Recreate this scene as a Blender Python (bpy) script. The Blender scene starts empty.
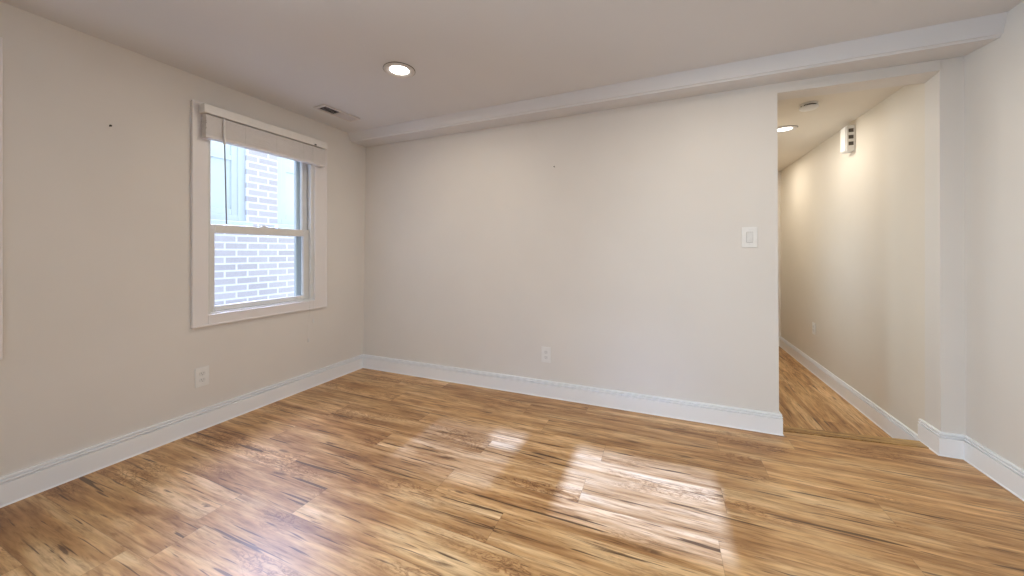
import bpy, bmesh, math, random
from mathutils import Vector, Matrix
random.seed(7)
PI = math.pi
S = bpy.context.scene
COL = S.collection

# ------------------------------------------------------------------ camera
TH = math.radians(22.75)
cam_data = bpy.data.cameras.new('camera')
cam = bpy.data.objects.new('camera', cam_data)
COL.objects.link(cam)
cam_data.sensor_fit = 'HORIZONTAL'
cam_data.sensor_width = 36.0
cam_data.lens = 36.0 * 360.0 / 1024.0
cam_data.shift_y = -36.0 / 1024.0
cam_data.clip_start = 0.02
cam.location = (0.0, 0.0, 1.15)
cam.rotation_euler = (PI / 2, 0.0, TH)
S.camera = cam

# ------------------------------------------------------------------ view, sky, sun, daylight
S.view_settings.view_transform = 'Standard'
S.view_settings.look = 'None'
S.view_settings.gamma = 1.0
S.view_settings.use_curve_mapping = False
S.view_settings.exposure = 0.0
S.cycles.max_bounces = 10
S.cycles.diffuse_bounces = 6
S.cycles.transparent_max_bounces = 12
S.cycles.sample_clamp_indirect = 6.0

world = bpy.data.worlds.new('overcast_sky')
S.world = world
world.use_nodes = True
bg = world.node_tree.nodes['Background']
bg.inputs['Color'].default_value = (0.86, 0.93, 1.0, 1)
bg.inputs['Strength'].default_value = 2.8


def lamp(name, kind, loc, rot, energy, color, **kw):
    d = bpy.data.lights.new(name, kind)
    d.energy = energy
    d.color = color
    for k, v in kw.items():
        setattr(d, k, v)
    o = bpy.data.objects.new(name, d)
    o.location = loc
    o.rotation_euler = rot
    COL.objects.link(o)
    return o


SUN_TAN = 0.43                      # tangent of the sun's elevation
lamp('sun', 'SUN', (0, -6, 5), (PI / 2 - math.atan(SUN_TAN), 0, 0), 28.0, (0.24, 0.42, 1.0),
     angle=math.radians(1.0))
# fill lamp added inside the rear wall, standing in for unseen window daylight
lamp('rear_fill', 'AREA', (0.0, -1.55, 1.35), (PI / 2 - math.radians(37), 0, 0), 32.0, (0.71, 0.86, 1.0),
     shape='RECTANGLE', size=1.9, size_y=1.3, spread=math.radians(112))

# daylight outside the second left window, beyond the frame's left edge
lamp('side_daylight', 'AREA', (-2.93, 0.10, 1.38), (0, -PI / 2 + math.radians(8), 0), 64.0, (0.73, 0.86, 1.0),
     shape='RECTANGLE', size=1.30, size_y=0.80, spread=math.radians(100))
# lamp added outside, hidden by the blind, for the bluish floor sheen
sheen_lamp = lamp('floor_sheen_lamp', 'AREA', (-3.60, 2.28, 2.42), (0, 0, 0), 20.0, (0.58, 0.64, 1.0),
                shape='RECTANGLE', size=0.5, size_y=0.7, spread=math.radians(70))
sheen_lamp.rotation_euler = (Vector((-1.75, 1.15, 0.0)) - Vector((-3.60, 2.28, 2.42))).to_track_quat('-Z', 'Y').to_euler()

# ------------------------------------------------------------------ materials


def newmat(name):
    m = bpy.data.materials.new(name)
    m.use_nodes = True
    nt = m.node_tree
    b = nt.nodes['Principled BSDF']
    return m, nt, b


def N(nt, typ, **kw):
    n = nt.nodes.new(typ)
    for k, v in kw.items():
        setattr(n, k, v)
    return n


def L(nt, a, b):
    nt.links.new(a, b)


def mth(nt, op, a, b=None, c=None):
    n = N(nt, 'ShaderNodeMath', operation=op)
    for i, v in enumerate((a, b, c)):
        if v is None:
            continue
        if isinstance(v, (int, float)):
            n.inputs[i].default_value = v
        else:
            L(nt, v, n.inputs[i])
    return n.outputs[0]


def ramp(nt, fac, stops):
    r = N(nt, 'ShaderNodeValToRGB')
    e = r.color_ramp.elements
    while len(e) < len(stops):
        e.new(0.5)
    for el, (p, c) in zip(e, stops):
        el.position = p
        el.color = c if len(c) == 4 else (*c, 1)
    L(nt, fac, r.inputs[0])
    return r.outputs[0]


def mixc(nt, fac, a, b, mode='MIX'):
    n = N(nt, 'ShaderNodeMix', data_type='RGBA', blend_type=mode)
    for sock, v in ((n.inputs[0], fac), (n.inputs[6], a), (n.inputs[7], b)):
        if isinstance(v, (int, float)):
            sock.default_value = v
        elif isinstance(v, tuple):
            sock.default_value = v if len(v) == 4 else (*v, 1)
        else:
            L(nt, v, sock)
    return n.outputs[2]


def paint(name, col, rough=0.5, bump=0.02, mottle=0.03, spec=0.3):
    """wall paint or painted wood: slight mottling and roller texture"""
    m, nt, b = newmat(name)
    tc = N(nt, 'ShaderNodeTexCoord')
    n1 = N(nt, 'ShaderNodeTexNoise')
    n1.inputs['Scale'].default_value = 2.2
    n1.inputs['Detail'].default_value = 3
    L(nt, tc.outputs['Object'], n1.inputs['Vector'])
    lo = tuple(max(0, c * (1 - mottle)) for c in col)
    hi = tuple(min(1, c * (1 + mottle)) for c in col)
    L(nt, ramp(nt, n1.outputs[0], [(0.35, lo), (0.65, hi)]), b.inputs['Base Color'])
    b.inputs['Roughness'].default_value = rough
    b.inputs['Specular IOR Level'].default_value = spec
    if bump:
        n2 = N(nt, 'ShaderNodeTexNoise')
        n2.inputs['Scale'].default_value = 160
        n2.inputs['Detail'].default_value = 2
        L(nt, tc.outputs['Object'], n2.inputs['Vector'])
        bp = N(nt, 'ShaderNodeBump')
        bp.inputs['Strength'].default_value = bump
        bp.inputs['Distance'].default_value = 0.002
        L(nt, n2.outputs[0], bp.inputs['Height'])
        L(nt, bp.outputs[0], b.inputs['Normal'])
    return m


def plain(name, col, rough=0.4, metal=0.0, spec=0.4):
    m, nt, b = newmat(name)
    n = N(nt, 'ShaderNodeTexNoise')
    n.inputs['Scale'].default_value = 40
    tc = N(nt, 'ShaderNodeTexCoord')
    L(nt, tc.outputs['Object'], n.inputs['Vector'])
    L(nt, ramp(nt, n.outputs[0], [(0.3, tuple(c * 0.96 for c in col)), (0.7, col)]), b.inputs['Base Color'])
    b.inputs['Roughness'].default_value = rough
    b.inputs['Metallic'].default_value = metal
    b.inputs['Specular IOR Level'].default_value = spec
    return m


def glow(name, col, strength):
    m, nt, b = newmat(name)
    b.inputs['Base Color'].default_value = (0.9, 0.9, 0.88, 1)
    b.inputs['Emission Color'].default_value = (*col, 1)
    b.inputs['Emission Strength'].default_value = strength
    return m


def glass(name):
    m, nt, b = newmat(name)
    nt.nodes.remove(b)
    out = nt.nodes['Material Output']
    tr = N(nt, 'ShaderNodeBsdfTransparent')
    tr.inputs[0].default_value = (0.93, 0.96, 0.96, 1)
    gl = N(nt, 'ShaderNodeBsdfGlossy')
    gl.inputs['Roughness'].default_value = 0.02
    ge = N(nt, 'ShaderNodeNewGeometry')
    dp = N(nt, 'ShaderNodeVectorMath', operation='DOT_PRODUCT')
    L(nt, ge.outputs['Normal'], dp.inputs[0])
    L(nt, ge.outputs['Incoming'], dp.inputs[1])
    fac = mth(nt, 'SUBTRACT', 1.0, mth(nt, 'ABSOLUTE', dp.outputs['Value']))
    fres = mth(nt, 'ADD', 0.03, mth(nt, 'MULTIPLY', mth(nt, 'POWER', fac, 5.0), 0.97))
    mx = N(nt, 'ShaderNodeMixShader')
    L(nt, fres, mx.inputs[0])
    L(nt, tr.outputs[0], mx.inputs[1])
    L(nt, gl.outputs[0], mx.inputs[2])
    L(nt, mx.outputs[0], out.inputs[0])
    return m


def sheer(name, keep):
    m, nt, b = newmat(name)
    out = nt.nodes['Material Output']
    b.inputs['Base Color'].default_value = (0.8, 0.8, 0.8, 1)
    tr = N(nt, 'ShaderNodeBsdfTransparent')
    mx = N(nt, 'ShaderNodeMixShader')
    mx.inputs[0].default_value = 1 - keep
    L(nt, tr.outputs[0], mx.inputs[1])
    L(nt, b.outputs[0], mx.inputs[2])
    L(nt, mx.outputs[0], out.inputs[0])
    return m


def wood(name, along='X', width=0.186, length=1.22, tint=(1, 1, 1)):
    """laminate planks: seams, per plank tone, stretched grain, dark checks and knots"""
    m, nt, b = newmat(name)
    tc = N(nt, 'ShaderNodeTexCoord')
    sp = N(nt, 'ShaderNodeSeparateXYZ')
    L(nt, tc.outputs['Object'], sp.inputs[0])
    u, v = (sp.outputs[0], sp.outputs[1]) if along == 'X' else (sp.outputs[1], sp.outputs[0])
    vr = mth(nt, 'DIVIDE', mth(nt, 'ADD', v, 20.0 - 0.065), width)
    row = mth(nt, 'FLOOR', vr)
    vf = mth(nt, 'FRACT', vr)
    wn = N(nt, 'ShaderNodeTexWhiteNoise', noise_dimensions='1D')
    L(nt, row, wn.inputs['W'])
    ur = mth(nt, 'ADD', mth(nt, 'DIVIDE', mth(nt, 'ADD', u, 20.0), length), wn.outputs[0])
    colm = mth(nt, 'FLOOR', ur)
    uf = mth(nt, 'FRACT', ur)
    pid = mth(nt, 'ADD', mth(nt, 'MULTIPLY', row, 17.31), mth(nt, 'MULTIPLY', colm, 3.77))
    w2 = N(nt, 'ShaderNodeTexWhiteNoise', noise_dimensions='1D')
    L(nt, pid, w2.inputs['W'])
    prand = w2.outputs[0]

    def noise(su, sv, detail=4, dist=0.0, rough=0.55, woff=0.0):
        cb = N(nt, 'ShaderNodeCombineXYZ')
        L(nt, mth(nt, 'MULTIPLY', u, su), cb.inputs[0])
        L(nt, mth(nt, 'MULTIPLY', v, sv), cb.inputs[1])
        n = N(nt, 'ShaderNodeTexNoise', noise_dimensions='4D')
        n.inputs['Scale'].default_value = 1.0
        n.inputs['Detail'].default_value = detail
        n.inputs['Distortion'].default_value = dist
        n.inputs['Roughness'].default_value = rough
        L(nt, cb.outputs[0], n.inputs['Vector'])
        L(nt, mth(nt, 'ADD', mth(nt, 'MULTIPLY', prand, 37.0), woff), n.inputs['W'])
        return n.outputs[0]

    broad = noise(1.3, 9.0, 3, 1.0)
    grain = noise(7.0, 75.0, 4, 0.6, 0.65, 5.0)
    strip = noise(1.5, 30.0, 4, 0.9, 0.62, 9.0)
    base = ramp(nt, broad, [(0.32, (0.315, 0.150, 0.050)), (0.44, (0.465, 0.255, 0.100)),
                            (0.55, (0.570, 0.345, 0.155)), (0.68, (0.670, 0.455, 0.240))])
    # tone of each plank
    tone = ramp(nt, prand, [(0.0, (0.90, 0.88, 0.86)), (0.5, (1.0, 1.0, 1.0)), (1.0, (1.06, 1.06, 1.07))])
    c = mixc(nt, 1.0, base, tone, 'MULTIPLY')
    c = mixc(nt, 1.0, c, ramp(nt, strip, [(0.32, (0.64, 0.55, 0.47)), (0.43, (0.90, 0.87, 0.84)), (0.50, (1, 1, 1)), (0.66, (1.20, 1.22, 1.26))]), 'MULTIPLY')
    c = mixc(nt, 0.9, c, ramp(nt, grain, [(0.32, (0.58, 0.50, 0.43)), (0.5, (1, 1, 1)), (0.68, (1.18, 1.19, 1.20))]), 'MULTIPLY')
    # swirling figure patches
    fig = noise(6.0, 20.0, 3, 3.0, 0.6, 15.0)
    figm = ramp(nt, noise(1.6, 5.5, 1, 0.0, 0.5, 21.0), [(0.54, (0, 0, 0)), (0.64, (1, 1, 1))])
    ridge = mth(nt, 'ABSOLUTE', mth(nt, 'SUBTRACT', fig, 0.5))
    figc = ramp(nt, ridge, [(0.0, (0.36, 0.25, 0.17)), (0.035, (0.80, 0.72, 0.64)), (0.10, (1.0, 1.0, 1.0))])
    c = mixc(nt, mth(nt, 'MULTIPLY', figm, 0.85), c, mixc(nt, 1.0, c, figc, 'MULTIPLY'))
    # dark checks running with the grain
    chk = noise(2.2, 52.0, 2, 0.6, 0.5, 27.0)
    chm = ramp(nt, chk, [(0.325, (1, 1, 1)), (0.37, (0, 0, 0))])
    c = mixc(nt, mth(nt, 'MULTIPLY', chm, 0.85), c, (0.070, 0.030, 0.012))
    chk2 = noise(4.5, 85.0, 2, 0.4, 0.5, 33.0)
    chm2 = ramp(nt, chk2, [(0.31, (1, 1, 1)), (0.36, (0, 0, 0))])
    c = mixc(nt, mth(nt, 'MULTIPLY', chm2, 0.75), c, (0.075, 0.034, 0.016))
    # small elongated knots
    kv = N(nt, 'ShaderNodeTexVoronoi', voronoi_dimensions='2D')
    kc = N(nt, 'ShaderNodeCombineXYZ')
    wob = mth(nt, 'MULTIPLY', mth(nt, 'SUBTRACT', fig, 0.5), 0.16)
    L(nt, mth(nt, 'ADD', mth(nt, 'MULTIPLY', u, 1.3), wob), kc.inputs[0])
    L(nt, mth(nt, 'ADD', mth(nt, 'MULTIPLY', v, 5.5), mth(nt, 'MULTIPLY', wob, 1.2)), kc.inputs[1])
    L(nt, kc.outputs[0], kv.inputs['Vector'])
    kv.inputs['Scale'].default_value = 1.0
    km = ramp(nt, kv.outputs['Distance'], [(0.02, (1, 1, 1)), (0.075, (0, 0, 0))])
    c = mixc(nt, mth(nt, 'MULTIPLY', mth(nt, 'MULTIPLY', km, 0.7), mth(nt, 'GREATER_THAN', noise(1.1, 3.0, 0, 0, .5, 41.0), 0.56)), c, (0.085, 0.036, 0.015))
    # seams
    ev = mth(nt, 'MINIMUM', vf, mth(nt, 'SUBTRACT', 1.0, vf))
    eu = mth(nt, 'MINIMUM', uf, mth(nt, 'SUBTRACT', 1.0, uf))
    sm = mth(nt, 'MAXIMUM', mth(nt, 'LESS_THAN', ev, 0.0010 / width), mth(nt, 'LESS_THAN', eu, 0.0012 / length))
    c = mixc(nt, mth(nt, 'MULTIPLY', sm, 0.32), c, (0.06, 0.028, 0.012))
    if tint != (1, 1, 1):
        c = mixc(nt, 1.0, c, tint, 'MULTIPLY')
    L(nt, c, b.inputs['Base Color'])
    L(nt, ramp(nt, grain, [(0.2, (0.44, 0.44, 0.44)), (0.8, (0.35, 0.35, 0.35))]), b.inputs['Roughness'])
    b.inputs['Specular IOR Level'].default_value = 0.5
    bp = N(nt, 'ShaderNodeBump')
    bp.inputs['Strength'].default_value = 0.12
    bp.inputs['Distance'].default_value = 0.001
    L(nt, mth(nt, 'SUBTRACT', grain, mth(nt, 'MULTIPLY', sm, 0.8)), bp.inputs['Height'])
    L(nt, bp.outputs[0], b.inputs['Normal'])
    return m


def brick(name):
    m, nt, b = newmat(name)
    tc = N(nt, 'ShaderNodeTexCoord')
    sp = N(nt, 'ShaderNodeSeparateXYZ')
    L(nt, tc.outputs['Object'], sp.inputs[0])
    cb = N(nt, 'ShaderNodeCombineXYZ')
    L(nt, sp.outputs[1], cb.inputs[0])
    L(nt, sp.outputs[2], cb.inputs[1])
    br = N(nt, 'ShaderNodeTexBrick')
    br.offset = 0.5
    br.inputs['Scale'].default_value = 1.0
    br.inputs['Brick Width'].default_value = 0.213
    br.inputs['Row Height'].default_value = 0.071
    br.inputs['Mortar Size'].default_value = 0.0095
    br.inputs['Mortar Smooth'].default_value = 0.15
    br.inputs['Color1'].default_value = (0.52, 0.485, 0.515, 1)
    br.inputs['Color2'].default_value = (0.60, 0.565, 0.595, 1)
    br.inputs['Mortar'].default_value = (0.84, 0.84, 0.86, 1)
    L(nt, cb.outputs[0], br.inputs['Vector'])
    n = N(nt, 'ShaderNodeTexNoise')
    n.inputs['Scale'].default_value = 30
    L(nt, tc.outputs['Object'], n.inputs['Vector'])
    c = mixc(nt, 0.25, br.outputs[0], ramp(nt, n.outputs[0], [(0.3, (0.75, 0.75, 0.75)), (0.7, (1, 1, 1))]), 'MULTIPLY')
    L(nt, c, b.inputs['Base Color'])
    b.inputs['Roughness'].default_value = 0.9
    bp = N(nt, 'ShaderNodeBump')
    bp.inputs['Strength'].default_value = 0.4
    bp.inputs['Distance'].default_value = 0.006
    bp.invert = True
    L(nt, br.outputs['Fac'], bp.inputs['Height'])
    L(nt, bp.outputs[0], b.inputs['Normal'])
    return m


M_WALL = paint('cream_wall_paint', (0.715, 0.682, 0.645), 0.55, 0.05, 0.015)
M_HALL = paint('hall_wall_paint', (0.72, 0.665, 0.585), 0.55, 0.05, 0.015)
M_CEIL = paint('ceiling_paint', (0.68, 0.678, 0.695), 0.7, 0.04, 0.01)
M_TRIM = paint('white_trim_paint', (0.85, 0.86, 0.885), 0.32, 0.0, 0.008, 0.45)
M_CASE = paint('window_casing_paint', (0.78, 0.75, 0.75), 0.35, 0.0, 0.01, 0.45)
M_VINYL = plain('white_vinyl_sash', (0.74, 0.735, 0.72), 0.35)
M_ALU = plain('weathered_aluminium_frame', (0.62, 0.68, 0.70), 0.45, 0.0)
M_GLASS = glass('window_glass')
M_BLIND = plain('white_blind_slat', (0.74, 0.71, 0.70), 0.4)
M_HEADRAIL = plain('white_headrail', (0.80, 0.78, 0.76), 0.35)
M_WAND = plain('grey_clear_wand', (0.22, 0.23, 0.24), 0.25)
M_CORD = plain('white_cord', (0.72, 0.70, 0.68), 0.7)
M_DARK = plain('dark_opening', (0.02, 0.015, 0.012), 0.8)
M_METAL = plain('dark_metal', (0.06, 0.055, 0.05), 0.5, 0.4)
M_PLATE = plain('white_plastic', (0.80, 0.79, 0.77), 0.35)
M_PLATE2 = plain('white_plastic_insert', (0.74, 0.735, 0.72), 0.3)
M_SLOT = plain('socket_slot', (0.34, 0.33, 0.32), 0.6)
M_HOLE = plain('dark_gap', (0.10, 0.085, 0.07), 0.6)
M_VENT = plain('vent_enamel', (0.66, 0.62, 0.60), 0.4)
M_LENS = glow('lamp_lens', (1.0, 0.97, 0.90), 6.0)
M_FLOOR = wood('laminate_planks', 'X')
M_FLOORH = wood('hall_laminate_planks', 'Y')
M_NOSE = wood('threshold_wood', 'X', 0.6, 2.2, (0.80, 0.82, 0.66))
M_BRICK = brick('glare_paled_brick')  # glare and haze at the window are mixed into this pale colour
M_PANE = plain('painted_sky_pane', (0.66, 0.74, 0.77), 0.15)  # opaque pale colour stands in for sky reflected in the glass
M_NFRAME = plain('neighbour_window_frame', (0.62, 0.68, 0.70), 0.5)
M_CONC = plain('alley_concrete', (0.45, 0.44, 0.43), 0.9)
M_SIDING = plain('exterior_siding', (0.75, 0.74, 0.72), 0.8)
M_SHEER = sheer('sun_dimming_sheet', 0.5)

# ------------------------------------------------------------------ mesh helpers


def link(name, bm, mat, parent=None, smooth=False):
    bmesh.ops.recalc_face_normals(bm, faces=bm.faces)
    me = bpy.data.meshes.new(name)
    bm.to_mesh(me)
    bm.free()
    for m in (mat if isinstance(mat, (list, tuple)) else [mat]):
        me.materials.append(m)
    o = bpy.data.objects.new(name, me)
    COL.objects.link(o)
    if parent is not None:
        o.parent = parent
    if smooth:
        for p in me.polygons:
            p.use_smooth = True
        me.set_sharp_from_angle(angle=math.radians(35))
    return o


def hexa(bm, pts, mi=0):
    """eight corners: bottom ring of four, then top ring of four"""
    v = [bm.verts.new(p) for p in pts]
    fs = []
    for q in ((3, 2, 1, 0), (4, 5, 6, 7), (0, 1, 5, 4), (1, 2, 6, 5), (2, 3, 7, 6), (3, 0, 4, 7)):
        f = bm.faces.new([v[i] for i in q])
        f.material_index = mi
        fs.append(f)
    return v, fs


def box(bm, a, b, bevel=0.0, seg=2, mi=0):
    x0, y0, z0 = a
    x1, y1, z1 = b
    v, fs = hexa(bm, [(x0, y0, z0), (x1, y0, z0), (x1, y1, z0), (x0, y1, z0),
                      (x0, y0, z1), (x1, y0, z1), (x1, y1, z1), (x0, y1, z1)], mi)
    if bevel > 0:
        es = list({e for f in fs for e in f.edges})
        bmesh.ops.bevel(bm, geom=es, offset=bevel, segments=seg, affect='EDGES', profile=0.5)
    return v


def frame_rect(bm, x0, x1, y0, y1, z0, z1, wl, wr, wb, wt, bev=0.003):
    """rectangular frame in the YZ plane: stiles full height, rails between"""
    box(bm, (x0, y0, z0), (x1, y0 + wl, z1), bev)
    box(bm, (x0, y1 - wr, z0), (x1, y1, z1), bev)
    if wb:
        box(bm, (x0, y0 + wl, z0), (x1, y1 - wr, z0 + wb), bev)
    if wt:
        box(bm, (x0, y0 + wl, z1 - wt), (x1, y1 - wr, z1), bev)


def cyl(bm, p0, p1, r0, r1=None, n=16, cap=True):
    r1 = r0 if r1 is None else r1
    p0, p1 = Vector(p0), Vector(p1)
    ax = (p1 - p0).normalized()
    up = Vector((0, 0, 1)) if abs(ax.z) < 0.9 else Vector((1, 0, 0))
    e1 = ax.cross(up).normalized()
    e2 = ax.cross(e1)
    rings = []
    for p, r in ((p0, r0), (p1, r1)):
        rings.append([bm.verts.new(p + (e1 * math.cos(2 * PI * i / n) + e2 * math.sin(2 * PI * i / n)) * r) for i in range(n)])
    for i in range(n):
        bm.faces.new([rings[0][i], rings[0][(i + 1) % n], rings[1][(i + 1) % n], rings[1][i]])
    if cap:
        bm.faces.new(rings[0][::-1])
        bm.faces.new(rings[1])


def lathe(bm, prof, n=40, cx=0, cy=0, close=False):
    """profile of (radius, z) spun round the vertical axis"""
    rings = []
    for r, z in prof:
        if r < 1e-6:
            rings.append([bm.verts.new((cx, cy, z))])
        else:
            rings.append([bm.verts.new((cx + r * math.cos(2 * PI * i / n), cy + r * math.sin(2 * PI * i / n), z)) for i in range(n)])
    pairs = list(zip(rings, rings[1:]))
    if close:
        pairs.append((rings[-1], rings[0]))
    for a, b in pairs:
        for i in range(n):
            j = (i + 1) % n
            if len(a) == 1 and len(b) == 1:
                continue
            if len(a) == 1:
                bm.faces.new([a[0], b[j], b[i]])
            elif len(b) == 1:
                bm.faces.new([a[i], a[j], b[0]])
            else:
                bm.faces.new([a[i], a[j], b[j], b[i]])


def sweep(bm, prof, path, nrm, cap=True):
    """closed profile of (out, up) carried along floor points; nrm[i] = 2D outward mitre vector at each point"""
    rings = []
    for (px, py, pz), (nx, ny) in zip(path, nrm):
        rings.append([bm.verts.new((px + nx * o, py + ny * o, pz + u)) for o, u in prof])
    k = len(prof)
    for a, b in zip(rings, rings[1:]):
        for i in range(k):
            bm.faces.new([a[i], a[(i + 1) % k], b[(i + 1) % k], b[i]])
    if cap:
        bm.faces.new(rings[0][::-1])
        bm.faces.new(rings[-1])


def tag(o, label, cat, group=None, kind=None):
    o['label'] = label
    o['category'] = cat
    if group:
        o['group'] = group
    if kind:
        o['kind'] = kind
    return o


def struct(o, label=None, cat=None):
    o['kind'] = 'structure'
    if label:
        o['label'] = label
        o['category'] = cat
    return o


def empty(name, loc=(0, 0, 0), rot=(0, 0, 0)):
    o = bpy.data.objects.new(name, None)
    o.empty_display_size = 0.05
    o.location = loc
    o.rotation_euler = rot
    COL.objects.link(o)
    return o


def copy_tree(o, parent=None):
    c = o.copy()
    COL.objects.link(c)
    if parent is not None:
        c.parent = parent
    for ch in list(o.children):
        copy_tree(ch, c)
    return c


# ------------------------------------------------------------------ the room
XL, XR = -2.765, 1.555
YR = -1.65                          # wall behind the camera
HFZ = -0.11                         # hall floor lies a step lower
HCZ = 2.235
JL, JR = 0.677, 1.455               # jambs of the opening


def yb(z):                          # the back wall leans a little
    return 2.742 + 0.040 * z / 2.2


def cz(x):                          # the ceiling is not quite level
    return 2.283 + (x - XL) / (XR - XL) * 0.043


# floor: room part ends in the threshold line of the opening
bm = bmesh.new()
pts = [(XL - .15, YR - .1), (XR + .1, YR - .1), (XR + .1, 2.90), (1.46, 2.90), (0.66, 2.80), (XL - .15, 2.80)]
top = [bm.verts.new((x, y, 0)) for x, y in pts]
bot = [bm.verts.new((x, y, -0.16)) for x, y in pts]
bm.faces.new(top)
bm.faces.new(bot[::-1])
for i in range(len(pts)):
    j = (i + 1) % len(pts)
    bm.faces.new([bot[i], bot[j], top[j], top[i]])
struct(link('floor', bm, M_FLOOR), 'honey brown laminate plank floor of the room', 'floor')

bm = bmesh.new()
box(bm, (JL - .1, 2.70, HFZ - .06), (JR + .1, 6.0, HFZ))
struct(link('floor_hall', bm, M_FLOORH), 'laminate plank floor of the hall beyond the opening', 'floor')

# threshold nosing between room and hall
bm = bmesh.new()
v, fs = hexa(bm, [(0.660, 2.79, -0.03), (1.452, 2.885, -0.03), (1.452, 2.975, -0.03), (0.660, 2.872, -0.03),
                  (0.660, 2.79, 0.004), (1.452, 2.885, 0.004), (1.452, 2.975, 0.004), (0.660, 2.872, 0.004)])
bmesh.ops.bevel(bm, geom=[e for e in bm.edges if all(q.co.z > 0 for q in e.verts)], offset=0.003, segments=2, affect='EDGES')
struct(link('trim_1', bm, M_NOSE), 'olive brown wooden threshold strip at the hall opening', 'threshold')

# ceiling slab
bm = bmesh.new()
hexa(bm, [(XL - .15, YR - .1, cz(XL)), (XR + .1, YR - .1, cz(XR)), (XR + .1, 3.0, cz(XR)), (XL - .15, 3.0, cz(XL)),
          (XL - .15, YR - .1, 2.5), (XR + .1, YR - .1, 2.5), (XR + .1, 3.0, 2.5), (XL - .15, 3.0, 2.5)])
struct(link('ceiling', bm, M_CEIL), 'flat off-white ceiling of the room', 'ceiling')

# dropped soffit along the back wall
bm = bmesh.new()
v, fs = hexa(bm, [(XL - .01, 2.585, 2.206), (XR + .01, 2.590, 2.222), (XR + .01, 2.90, 2.252), (XL - .01, 2.82, 2.208),
                  (XL - .01, 2.545, 2.30), (XR + .01, 2.555, 2.345), (XR + .01, 2.90, 2.345), (XL - .01, 2.82, 2.30)])
es = [e for e in bm.edges if {round(q.co.z, 3) for q in e.verts} == {2.206, 2.222}]
bmesh.ops.bevel(bm, geom=es, offset=0.012, segments=3, affect='EDGES')
struct(link('trim_2', bm, M_CEIL, smooth=True), 'low boxed soffit where the ceiling meets the back wall', 'soffit')

# left wall with two window holes
W1 = (1.41, 2.195)
W2 = (1.41 - 1.702, 2.195 - 1.702)
WZ = (0.738, 2.03)
bm = bmesh.new()
ys = [YR - .1, W2[0], W2[1], W1[0], W1[1], 2.90]
for i in range(5):
    if i in (1, 3):
        box(bm, (XL - .15, ys[i], -.1), (XL, ys[i + 1], WZ[0]))
        box(bm, (XL - .15, ys[i], WZ[1]), (XL, ys[i + 1], 2.45))
    else:
        box(bm, (XL - .15, ys[i], -.1), (XL, ys[i + 1], 2.45))
struct(link('wall_left', bm, M_WALL), 'cream painted left wall holding the window', 'wall')

# back wall: main panel, header over the opening, stub at the right
bm = bmesh.new()
hexa(bm, [(XL - .02, yb(0), 0), (JL, yb(0) + .008, 0), (JL, 2.90, 0), (XL - .02, 2.90, 0),
          (XL - .02, yb(2.3), 2.3), (JL, yb(2.3) + .008, 2.3), (JL, 2.90, 2.3), (XL - .02, 2.90, 2.3)])
hexa(bm, [(JL, yb(2.16) + .008, 2.170), (JR, 2.826, 2.181), (JR, 2.962, 2.168), (JL, 2.90, 2.162),
          (JL, yb(2.3) + .008, 2.30), (JR, 2.838, 2.30), (JR, 2.962, 2.30), (JL, 2.90, 2.30)])
hexa(bm, [(JR, 2.826, -.02), (XR + .02, 2.826, -.02), (XR + .02, 2.962, -.02), (JR, 2.962, -.02),
          (JR, 2.838, 2.33), (XR + .02, 2.838, 2.33), (XR + .02, 2.962, 2.33), (JR, 2.962, 2.33)])
struct(link('wall_back', bm, M_WALL), 'cream back wall with a tall opening to the hall', 'wall')

bm = bmesh.new()
box(bm, (XR, YR - .1, -.1), (XR + .12, 2.97, 2.45))
struct(link('wall_right', bm, M_WALL), 'pale cream right wall', 'wall')

# rear wall, behind the camera, its two unseen slots shaped to throw the sun patches
d0, d1 = 1.55 - YR, 2.11 - YR
za, zb = d0 * SUN_TAN, d1 * SUN_TAN
SA = (-0.46, 0.245)
SB = (-1.42, -0.785)
bm = bmesh.new()
xs = [XL - .02, SB[0], SB[1], SA[0], SA[1], XR + .02]
for i in range(5):
    if i in (1, 3):
        box(bm, (xs[i], YR - .02, -.1), (xs[i + 1], YR, za))
        box(bm, (xs[i], YR - .02, zb), (xs[i + 1], YR, 2.45))
    else:
        box(bm, (xs[i], YR - .02, -.1), (xs[i + 1], YR, 2.45))
struct(link('wall_rear', bm, M_WALL), 'wall behind the viewpoint', 'wall')
bm = bmesh.new()
box(bm, (SB[0] - .03, YR - .05, za - .03), (SB[1] + .02, YR - .045, zb - 0.05))
box(bm, (SB[0] - .03, YR - .05, zb - .05), (SB[1] - 0.21, YR - .045, zb + .03))
struct(link('sun_dimmer', bm, M_SHEER), 'half-clear sheet added over a slot behind the viewpoint to dim its sun patch', 'light filter')  # added sheet, weakens the sun through the second slot

# hall shell
bm = bmesh.new()
box(bm, (JR, 2.962, -.3), (JR + .12, 4.12, 2.45))
box(bm, (JR + .004, 4.12, -.3), (JR + .12, 5.84, 2.45))
struct(link('wall_hall_right', bm, M_HALL), 'long beige wall of the hall seen through the opening', 'wall')
bm = bmesh.new()
hy, hz = (3.65, 4.40), (0.50, 1.70)
box(bm, (JL - .12, 2.90, -.3), (JL, hy[0], 2.45))
box(bm, (JL - .12, hy[1], -.3), (JL, 5.9, 2.45))
box(bm, (JL - .12, hy[0], -.3), (JL, hy[1], hz[0]))
box(bm, (JL - .12, hy[0], hz[1]), (JL, hy[1], 2.45))
struct(link('wall_hall_left', bm, M_HALL), 'left wall of the hall', 'wall')
bm = bmesh.new()
box(bm, (JL - .12, 5.84, -.3), (JR + .12, 5.95, 2.45))
struct(link('wall_hall_end', bm, M_HALL), 'end wall of the hall', 'wall')
w3 = struct(empty('added_window_3', (JL, hy[0], hz[0])), 'unseen window added in the left wall of the hall to light it', 'window')  # made-up window, lets sky light onto the hall wall opposite
WW, WH = hy[1] - hy[0], hz[1] - hz[0]
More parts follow.
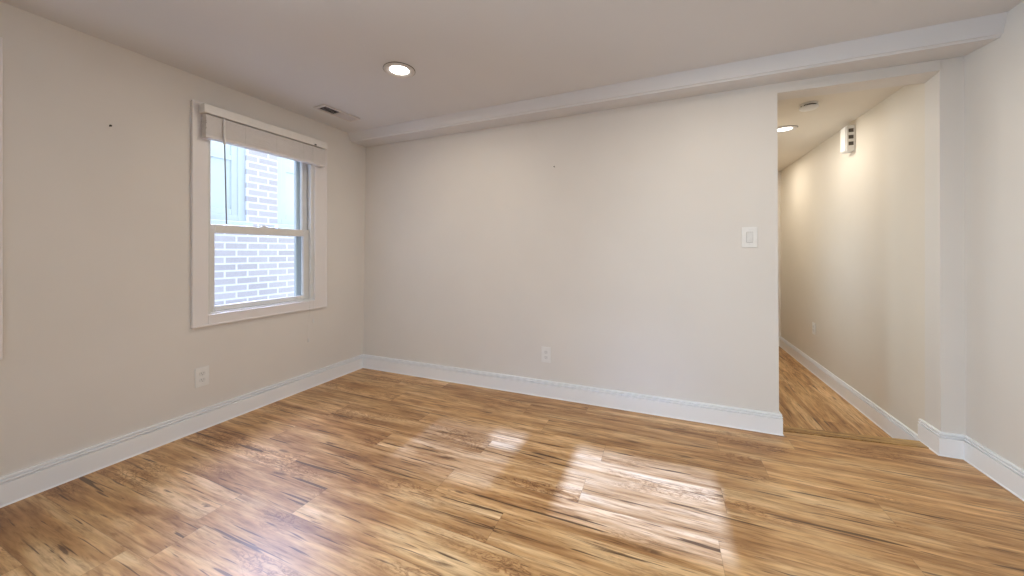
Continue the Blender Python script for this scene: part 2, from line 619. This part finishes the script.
b = bmesh.new()
frame_rect(b, -.001, .015, -.06, WW + .06, -.06, WH + .06, .06, .06, .06, .06, .002)
link('casing', b, M_CASE, w3)
b = bmesh.new()
frame_rect(b, -.07, -.04, 0, WW, 0, WH, .035, .035, .04, .04, .002)
box(b, (-.07, .035, WH / 2 - .02), (-.04, WW - .035, WH / 2 + .02), .002)
link('sash', b, M_VINYL, w3)
b = bmesh.new()
box(b, (-.057, .03, .03), (-.053, WW - .03, WH - .03))
link('glass_pane', b, M_GLASS, w3)
bm = bmesh.new()
box(bm, (JL - .12, 2.90, HCZ), (JR + .12, 5.95, 2.46))
struct(link('ceiling_hall', bm, M_HALL), 'cream ceiling of the hall', 'ceiling')

# ------------------------------------------------------------------ baseboards
BH = 0.131


def bprof(h=BH, t=0.016):
    return [(0, 0), (t + .005, 0), (t + .0045, .003), (t, .007), (t, h * .760), (t - .0105, h * .775), (t - .0105, h * .815),
            (t - .001, h * .822), (t + .001, h * .850), (t - .001, h * .878), (t - .0115, h * .888), (t - .0115, h * .930),
            (t - .003, h * .935), (t - .003, h * .980), (t - .006, h), (0, h)]


P = bprof()
bm = bmesh.new()
sweep(bm, P, [(XL, YR, 0), (XL, yb(0), 0)], [(1, 0), (1, -1)])
struct(link('baseboard_left', bm, M_TRIM), 'white moulded baseboard along the left wall', 'baseboard')
bm = bmesh.new()
sweep(bm, P, [(XL, yb(0), 0), (JL, yb(0) + .008, 0), (JL, 2.875, 0)], [(1, -1), (1, -1), (1, 0)])
struct(link('baseboard_back', bm, M_TRIM), 'white moulded baseboard along the back wall', 'baseboard')
bm = bmesh.new()
sweep(bm, P, [(JR, 2.995, 0), (JR, 2.826, 0), (XR, 2.826, 0), (XR, YR, 0)], [(-1, 0), (-1, -1), (-1, -1), (-1, 0)])
struct(link('baseboard_right', bm, M_TRIM), 'white baseboard along the right wall and round the jamb', 'baseboard')
bm = bmesh.new()
sweep(bm, P, [(JR, 5.84, HFZ), (JR, 2.975, HFZ)], [(-1, 0), (-1, 0)])
struct(link('baseboard_hall_right', bm, M_TRIM), 'white baseboard along the hall wall', 'baseboard')
bm = bmesh.new()
sweep(bm, P, [(JL, 2.91, HFZ), (JL, 5.84, HFZ)], [(1, 0), (1, 0)])
struct(link('baseboard_hall_left', bm, M_TRIM), 'white baseboard along the left hall wall', 'baseboard')

# ------------------------------------------------------------------ windows


def window(name, dy, label):
    y0, y1 = W1
    z0, z1 = WZ
    root = struct(empty(name, (XL, y0 + dy, z0)), label, 'window')
    ox, oy, oz = XL, y0, z0

    def put(nm, bmx, mat, par=None, smooth=False):
        bmesh.ops.translate(bmx, verts=bmx.verts, vec=(-ox, -oy, -oz))
        return link(nm, bmx, mat, par or root, smooth)
    # picture-frame casing on the wall face
    b = bmesh.new()
    frame_rect(b, XL - .001, XL + .018, 1.325, 2.304, 0.672, 2.110, 1.405 - 1.325, 2.304 - 2.190, 0.066, 0.08, 0.003)
    put('casing', b, M_CASE)
    # back band: a thin raised outer edge and a small drip under the bottom
    b = bmesh.new()
    frame_rect(b, XL - .001, XL + .022, 1.318, 2.311, 0.664, 2.117, .012, .012, .012, .012, 0.003)
    put('back_band', b, M_CASE)
    # jamb liner and sloped sill
    b = bmesh.new()
    frame_rect(b, XL - .149, XL - .001, y0, y1, z0, z1, .010, .010, .010, .010, 0.0)
    put('jamb_liner', b, M_VINYL)
    b = bmesh.new()
    box(b, (XL - .022, y1 - .030, z0 + .010), (XL - .002, y1 - .010, z1 - .010), .002)
    box(b, (XL - .022, y0 + .010, z0 + .010), (XL - .002, y0 + .020, z1 - .010), .002)
    put('stop_bead', b, M_VINYL)
    # lower sash
    zm = 1.338
    b = bmesh.new()
    frame_rect(b, XL - .062, XL - .030, y0 + .022, y1 - .014, z0 + .010, zm, .036, .060, .036, .058, .004)
    ls = put('lower_sash', b, M_VINYL)
    b = bmesh.new()
    box(b, (XL - .049, y0 + .050, z0 + .040), (XL - .045, y1 - .064, zm - .050))
    put('glass_pane', b, M_GLASS, ls)
    b = bmesh.new()      # sash lock on the meeting rail
    yc = (y0 + y1) / 2
    box(b, (XL - .058, yc - .028, zm), (XL - .034, yc + .028, zm + .007), .002)
    cyl(b, (XL - .046, yc, zm + .007), (XL - .046, yc, zm + .014), .010, .008)
    box(b, (XL - .050, yc - .006, zm + .009), (XL - .028, yc + .006, zm + .014), .002)
    put('sash_lock', b, M_VINYL, ls)
    # upper sash, one track further out
    b = bmesh.new()
    frame_rect(b, XL - .098, XL - .066, y0 + .012, y1 - .014, 1.290, z1 - .012, .018, .045, .040, .040, .004)
    us = put('upper_sash', b, M_VINYL)
    b = bmesh.new()
    box(b, (XL - .084, y0 + .024, 1.325), (XL - .080, y1 - .052, z1 - .045))
    put('glass_pane', b, M_GLASS, us)
    # storm frame outside
    b = bmesh.new()
    frame_rect(b, XL - .146, XL - .118, y0 + .011, y1 - .011, z0 + .011, z1 - .011, .020, .066, .026, .03, .003)
    box(b, (XL - .140, y0 + .030, 1.300), (XL - .122, y1 - .080, 1.330), .002)
    put('storm_frame', b, M_ALU)
    return root


window('window_1', 0.0, 'white double-hung window in the left wall under the raised blind')
window('window_2', -1.702, 'second window at the left edge, only its white casing in view')

# ------------------------------------------------------------------ window blind
blind = tag(empty('window_blind', (XL + .02, 1.36, 2.04)), 'white slatted blind pulled up in a bundle at the window top', 'blind')
BO = Vector((XL + .02, 1.36, 2.04))


def bput(nm, b, mat, par=None, smooth=False):
    bmesh.ops.translate(b, verts=b.verts, vec=-BO)
    return link(nm, b, mat, par or blind, smooth)


b = bmesh.new()
box(b, (XL + .021, 1.352, 2.040), (XL + .082, 2.262, 2.097), .003)
hr = bput('headrail', b, M_HEADRAIL)
b = bmesh.new()
box(b, (XL + .078, 2.135, 2.043), (XL + .086, 2.152, 2.054), .002)
bput('bracket_clip', b, M_METAL, hr)
NS = 20
z = 2.028
for i in range(NS):
    b = bmesh.new()
    j = random.uniform(-.0008, .0008)
    k = random.uniform(-.003, .003)
    # each slat slightly crowned
    ya, yc = 1.366 + k, 2.246 + k
    xa, xb = XL + .024 + j, XL + .075 + j
    zz = z - i * 0.0062
    cs = [(xa, zz), (xa + .25 * (xb - xa), zz + .0012), ((xa + xb) / 2, zz + .0017), (xa + .75 * (xb - xa), zz + .0012), (xb, zz)]
    loop = [(x, q + .0026) for x, q in cs] + [(x, q - .0026) for x, q in cs[::-1]]
    sweep(b, loop, [(0, ya, 0), (0, yc, 0)], [(1, 0), (1, 0)])
    bput('slat', b, M_BLIND)
b = bmesh.new()
box(b, (XL + .022, 1.364, 1.886), (XL + .0755, 2.246, 1.9065), .002)
bput('bottom_rail', b, M_BLIND)
for yy in (1.60, 1.82, 2.04):
    b = bmesh.new()
    cyl(b, (XL + .0768, yy, 1.890), (XL + .0768, yy, 2.040), .0009, .0009, 6)
    bput('ladder_cord', b, M_CORD)
b = bmesh.new()
cyl(b, (XL + .086, 1.462, 2.020), (XL + .088, 1.463, 1.860), .0075, .0065, 12)
cyl(b, (XL + .084, 1.462, 2.034), (XL + .086, 1.462, 2.018), .004, .0045, 10)
bput('wand_grip', b, M_HEADRAIL, smooth=True)
b = bmesh.new()
cyl(b, (XL + .088, 1.463, 1.862), (XL + .090, 1.473, 1.335), .0042, .0042, 6)
bput('tilt_wand', b, M_WAND)
for (yy, ze, yk) in ((2.120, .590, 2.128), (2.112, .440, 2.084)):
    b = bmesh.new()
    pts = []
    for i in range(13):
        t = i / 12
        pts.append((XL + .088 - .012 * t, yy + (yk - yy) * t * t, 2.040 + (ze - 2.040) * t))
    for a, c in zip(pts, pts[1:]):
        cyl(b, a, c, .0013, .0013, 6, False)
    cd = bput('lift_cord', b, M_CORD)
    b = bmesh.new()
    e = pts[-1]
    prof = [(0, .034), (.003, .034), (.0045, .026), (.007, .010), (.0078, .002), (.0065, 0), (0, 0)]
    lathe(b, prof, 14)
    bmesh.ops.translate(b, verts=b.verts, vec=(e[0], e[1], e[2] - .030))
    bput('tassel', b, M_CORD, cd, True)

# ------------------------------------------------------------------ outside: brick house across the alley
XN = -4.0
house = tag(empty('brick_house', (XN, 2.4, -.6)), 'glare-paled brick house wall with white windows across the alley, seen through the window', 'building')
HO = Vector((XN, 2.4, -.6))


def hput(nm, b, mat, par=None):
    bmesh.ops.translate(b, verts=b.verts, vec=-HO)
    return link(nm, b, mat, par or house)


nz0, nz1 = 1.47, 2.75
nwins = [(1.30, 2.395), (2.715, 3.75)]
b = bmesh.new()
ys = [-4.0, nwins[0][0], nwins[0][1], nwins[1][0], nwins[1][1], 8.0]
for i in range(5):
    if i in (1, 3):
        box(b, (XN - .25, ys[i], -.6), (XN, ys[i + 1], nz0))
        box(b, (XN - .25, ys[i], nz1), (XN, ys[i + 1], 3.3))
    else:
        box(b, (XN - .25, ys[i], -.6), (XN, ys[i + 1], 3.3))
hput('brick_wall', b, M_BRICK)
for (a, c) in nwins:
    b = bmesh.new()
    frame_rect(b, XN - .12, XN - .03, a, c, nz0, nz1, .07, .07, .06, .07, .004)
    frame_rect(b, XN - .075, XN - .040, a + .066, c - .066, nz0 + .056, nz1 - .066, .06, .06, .06, .05, .004)
    box(b, (XN - .074, a + .124, 2.08), (XN - .042, c - .124, 2.13), .003)
    w = hput('window_frame', b, M_NFRAME)
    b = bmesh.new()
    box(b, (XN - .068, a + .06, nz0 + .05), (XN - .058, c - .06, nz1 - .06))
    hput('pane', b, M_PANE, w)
    b = bmesh.new()
    hexa(b, [(XN - .12, a - .03, nz0 - .05), (XN + .05, a - .03, nz0 - .06), (XN + .05, c + .03, nz0 - .06), (XN - .12, c + .03, nz0 - .05),
             (XN - .12, a - .03, nz0 + .005), (XN + .05, a - .03, nz0 - .015), (XN + .05, c + .03, nz0 - .015), (XN - .12, c + .03, nz0 + .005)])
    hput('window_sill', b, M_NFRAME, w)
bm = bmesh.new()
box(bm, (XN - .3, -4, -.7), (XL - .10, 8, -.6))
struct(link('floor_alley', bm, M_CONC), 'concrete ground of the alley outside', 'ground')

# ------------------------------------------------------------------ recessed lights


def downlight(x, y, zc, label, power, group, color):
    t = tag(empty('recessed_light', (x, y, zc)), label, 'ceiling light', group)
    b = bmesh.new()
    # trim ring: rounded flange and the baffle cone going up into the ceiling
    lathe(b, [(.057, .001), (.060, -.002), (.072, -.009), (.080, -.011), (.090, -.009), (.095, -.003), (.095, .001)], 48, close=True)
    link('trim_ring', b, M_VENT, t, True)
    b = bmesh.new()
    lathe(b, [(0, -.0045), (.035, -.004), (.050, -.003), (.0595, -.0015), (.0595, .001), (0, .001)], 48)
    link('lens', b, M_LENS, t, True)
    b = bmesh.new()
    lathe(b, [(.088, -.0025), (.0975, -.0025), (.0975, .001), (.088, .001)], 48, close=True)
    link('shadow_ring', b, M_HOLE, t, True)  # dark ring painted for the shadow line round the flange
    l = lamp('lamp_light', 'AREA', (0, 0, -.014), (0, 0, 0), power, color, shape='DISK', size=.10)
    l.parent = t
    return t


WARM = (1.0, 0.88, 0.72)
downlight(-1.530, 1.815, cz(-1.53), 'round recessed ceiling light glowing white near the air vent', 8.0, 'recessed ceiling lights', WARM)
downlight(0.340, 1.830, cz(.34), 'round recessed ceiling light at the top edge of the photo, only its glow showing', 8.0, 'recessed ceiling lights', WARM)
downlight(0.985, 3.856, HCZ, 'round recessed light in the hall ceiling beyond the opening', 6.0, 'recessed ceiling lights', (1.0, .93, .80))
downlight(0.985, 5.15, HCZ, 'farther round recessed light added in the hall ceiling to brighten it, unseen behind the wall', 6.0, 'recessed ceiling lights', (1.0, .93, .80))  # extra unseen lamp, added to brighten the hall

# ------------------------------------------------------------------ ceiling air vent
VX, VY = -2.447, 2.160
vent = tag(empty('air_vent', (VX, VY, cz(VX)), (0, 0, math.radians(-4))), 'rectangular ceiling air vent with half of its louvers dark, above the window corner', 'vent')
hw, hl = .064, .170
b = bmesh.new()
for a, c in (((-hw, -hl), (-hw + .016, hl)), ((hw - .016, -hl), (hw, hl)), ((-hw + .016, -hl), (hw - .016, -hl + .022)),
             ((-hw + .016, hl - .022), (hw - .016, hl)), ((-hw + .016, -.005), (hw - .016, .005))):
    box(b, (a[0], a[1], -.012), (c[0], c[1], .000), .003)
link('frame', b, M_VENT, vent)
b = bmesh.new()
box(b, (-hw + .010, -hl + .012, -.0012), (hw - .010, hl - .012, -.0004))
link('duct_opening', b, M_DARK, vent)
for sgn, lo in ((1, -hl + .022), (-1, .005)):
    n = 8
    pit = (hl - .027) / n
    ang = math.radians(29 if sgn > 0 else -38)
    wd = .0062 if sgn > 0 else .0145
    for i in range(n):
        b = bmesh.new()
        box(b, (-hw + .016, -wd / 2, -.0005), (hw - .016, wd / 2, .0005))
        bmesh.ops.rotate(b, verts=b.verts, cent=(0, 0, 0), matrix=Matrix.Rotation(ang, 3, 'X'))
        bmesh.ops.translate(b, verts=b.verts, vec=(0, lo + (i + .5) * pit, -.0062))
        link('louver', b, M_VENT, vent)
for yy in (-hl + .011, hl - .011):
    b = bmesh.new()
    cyl(b, (0, yy, -.0138), (0, yy, -.0115), .0035, .0042, 12)
    link('screw', b, M_VENT, vent)

# ------------------------------------------------------------------ outlets and switch
# built in the XZ plane facing -Y, origin on the wall


def plate(bm_, w, h, t=.006):
    box(bm_, (-w / 2, -t, -h / 2), (w / 2, 0.0005, h / 2), .003, 3)


def outlet(loc, rz, label, w=.078, h=.124):
    t = tag(empty('electrical_outlet', loc, (0, 0, rz)), label, 'outlet', 'duplex outlets low on the walls')
    b = bmesh.new()
    plate(b, w, h)
    link('cover_plate', b, M_PLATE, t)
    for s in (1, -1):
        b = bmesh.new()
        zc = s * .0205
        prof = []
        for i in range(28):
            a = 2 * PI * i / 28
            prof.append((.0172 * math.cos(a), max(-.0135, min(.0135, .0172 * math.sin(a)))))
        f = [b.verts.new((x, -.0085, zc + q)) for x, q in prof]
        g = [b.verts.new((x, -.004, zc + q)) for x, q in prof]
        b.faces.new(f)
        b.faces.new(g[::-1])
        for i in range(28):
            j = (i + 1) % 28
            b.faces.new([f[i], f[j], g[j], g[i]])
        so = link('socket', b, M_PLATE2, t)
        b = bmesh.new()
        box(b, (-.0078, -.0090, zc - .001), (-.0054, -.0082, zc + .0085))
        box(b, (.0054, -.0090, zc + .000), (.0078, -.0082, zc + .0075))
        cyl(b, (0, -.0090, zc - .0075), (0, -.0082, zc - .0075), .0026, .0026, 12)
        link('slots', b, M_SLOT, so)
    b = bmesh.new()
    cyl(b, (0, -.0078, 0), (0, -.005, 0), .003, .0034, 12)
    link('screw', b, M_PLATE2, t)
    return t


outlet((XL, 1.379, .340), -PI / 2 + PI, 'white double socket low on the left wall below the window')
outlet((-.858, yb(.33) + .004, .332), 0, 'white double socket low in the middle of the back wall')
outlet((JR + .004, 4.695, .350), -PI / 2, 'small white double socket low on the hall wall')

sw = tag(empty('light_switch', (.522, yb(1.246) + .007, 1.246)), 'white rocker light switch on the back wall beside the hall opening', 'light switch')
b = bmesh.new()
plate(b, .088, .134)
link('cover_plate', b, M_PLATE, sw)
b = bmesh.new()
hexa(b, [(-.0165, -.0060, -.0335), (.0165, -.0060, -.0335), (.0165, -.004, -.0335), (-.0165, -.004, -.0335),
         (-.0165, -.0115, .0335), (.0165, -.0115, .0335), (.0165, -.004, .0335), (-.0165, -.004, .0335)])
v, f = hexa(b, [(-.0165, -.0115, -.0335), (.0165, -.0115, -.0335), (.0165, -.0060, -.0335), (-.0165, -.0060, -.0335),
                (-.0165, -.0070, 0), (.0165, -.0070, 0), (.0165, -.0060, 0), (-.0165, -.0060, 0)])
link('rocker', b, M_PLATE2, sw)
b = bmesh.new()
frame_w = .0012
for a, c in (((-.0180, -.0350), (-.0166, .0350)), ((.0166, -.0350), (.0180, .0350)), ((-.0166, -.0350), (.0166, -.0337)), ((-.0166, .0337), (.0166, .0350))):
    box(b, (a[0], -.0068, a[1]), (c[0], -.0055, c[1]))
link('rocker_gap', b, M_SLOT, sw)
for zz in (-.048, .048):
    b = bmesh.new()
    cyl(b, (0, -.0076, zz), (0, -.0055, zz), .003, .0034, 12)
    link('screw', b, M_PLATE2, sw)

# ------------------------------------------------------------------ nails left in the walls


def nail(loc, rz, label, r=.006):
    t = tag(empty('wall_nail', loc, (0, 0, rz)), label, 'nail')
    b = bmesh.new()
    cyl(b, (0, 0.004, 0), (0, -.014, .003), .002, .0018, 10)
    link('shank', b, M_METAL, t)
    b = bmesh.new()
    cyl(b, (0, -.013, .0028), (0, -.0165, .0034), r, r * .8, 14)
    link('head', b, M_METAL, t)


nail((XL, 0.955, 1.830), PI / 2, 'dark nail head high on the left wall, left of the window')
nail((-.797, yb(1.83) + .004, 1.826), 0, 'dark nail head high on the back wall, right of its middle', .005)

# ------------------------------------------------------------------ smoke detector in the hall
det = tag(empty('smoke_detector', (.985, 3.275, HCZ)), 'round off-white smoke detector on the hall ceiling', 'smoke detector')
b = bmesh.new()
lathe(b, [(0, 0), (.052, 0), (.055, -.003), (.055, -.010), (.050, -.012), (0, -.012)], 40)
link('mounting_base', b, M_PLATE, det, True)
b = bmesh.new()
lathe(b, [(0, -.010), (.047, -.010), (.047, -.024), (0, -.024)], 40)
link('shadow_gap', b, M_METAL, det, True)  # dark core paints the shadow ring between base and cover
b = bmesh.new()
lathe(b, [(0, -.023), (.056, -.023), (.058, -.026), (.056, -.032), (.048, -.038), (.030, -.042), (0, -.043)], 40)
link('cover', b, M_PLATE, det, True)
for k in range(3):
    b = bmesh.new()
    a = k * 2 * PI / 3
    box(b, (-.006, .040, -.0245), (.006, .052, -.010))
    bmesh.ops.rotate(b, verts=b.verts, cent=(0, 0, 0), matrix=Matrix.Rotation(a, 3, 'Z'))
    link('spacer', b, M_PLATE, det)

# ------------------------------------------------------------------ door chime on the hall wall
ch = tag(empty('door_chime', (JR, 3.85, 1.99)), 'white box door chime high on the hall wall with three dark slots', 'door chime')
b = bmesh.new()
box(b, (-.056, -.040, -.006), (0.0, .060, .205), .004, 3)
link('housing', b, M_PLATE, ch)
b = bmesh.new()
box(b, (-.064, -.034, .000), (-.055, .054, .199), .004, 2)
link('front_cover', b, M_PLATE, ch)
for k in range(3):
    b = bmesh.new()
    zc = .054 + k * .054
    box(b, (-.044, -.0416, zc - .015), (-.012, -.0396, zc + .015), .0008, 1)
    link('sound_slot', b, M_HOLE, ch)
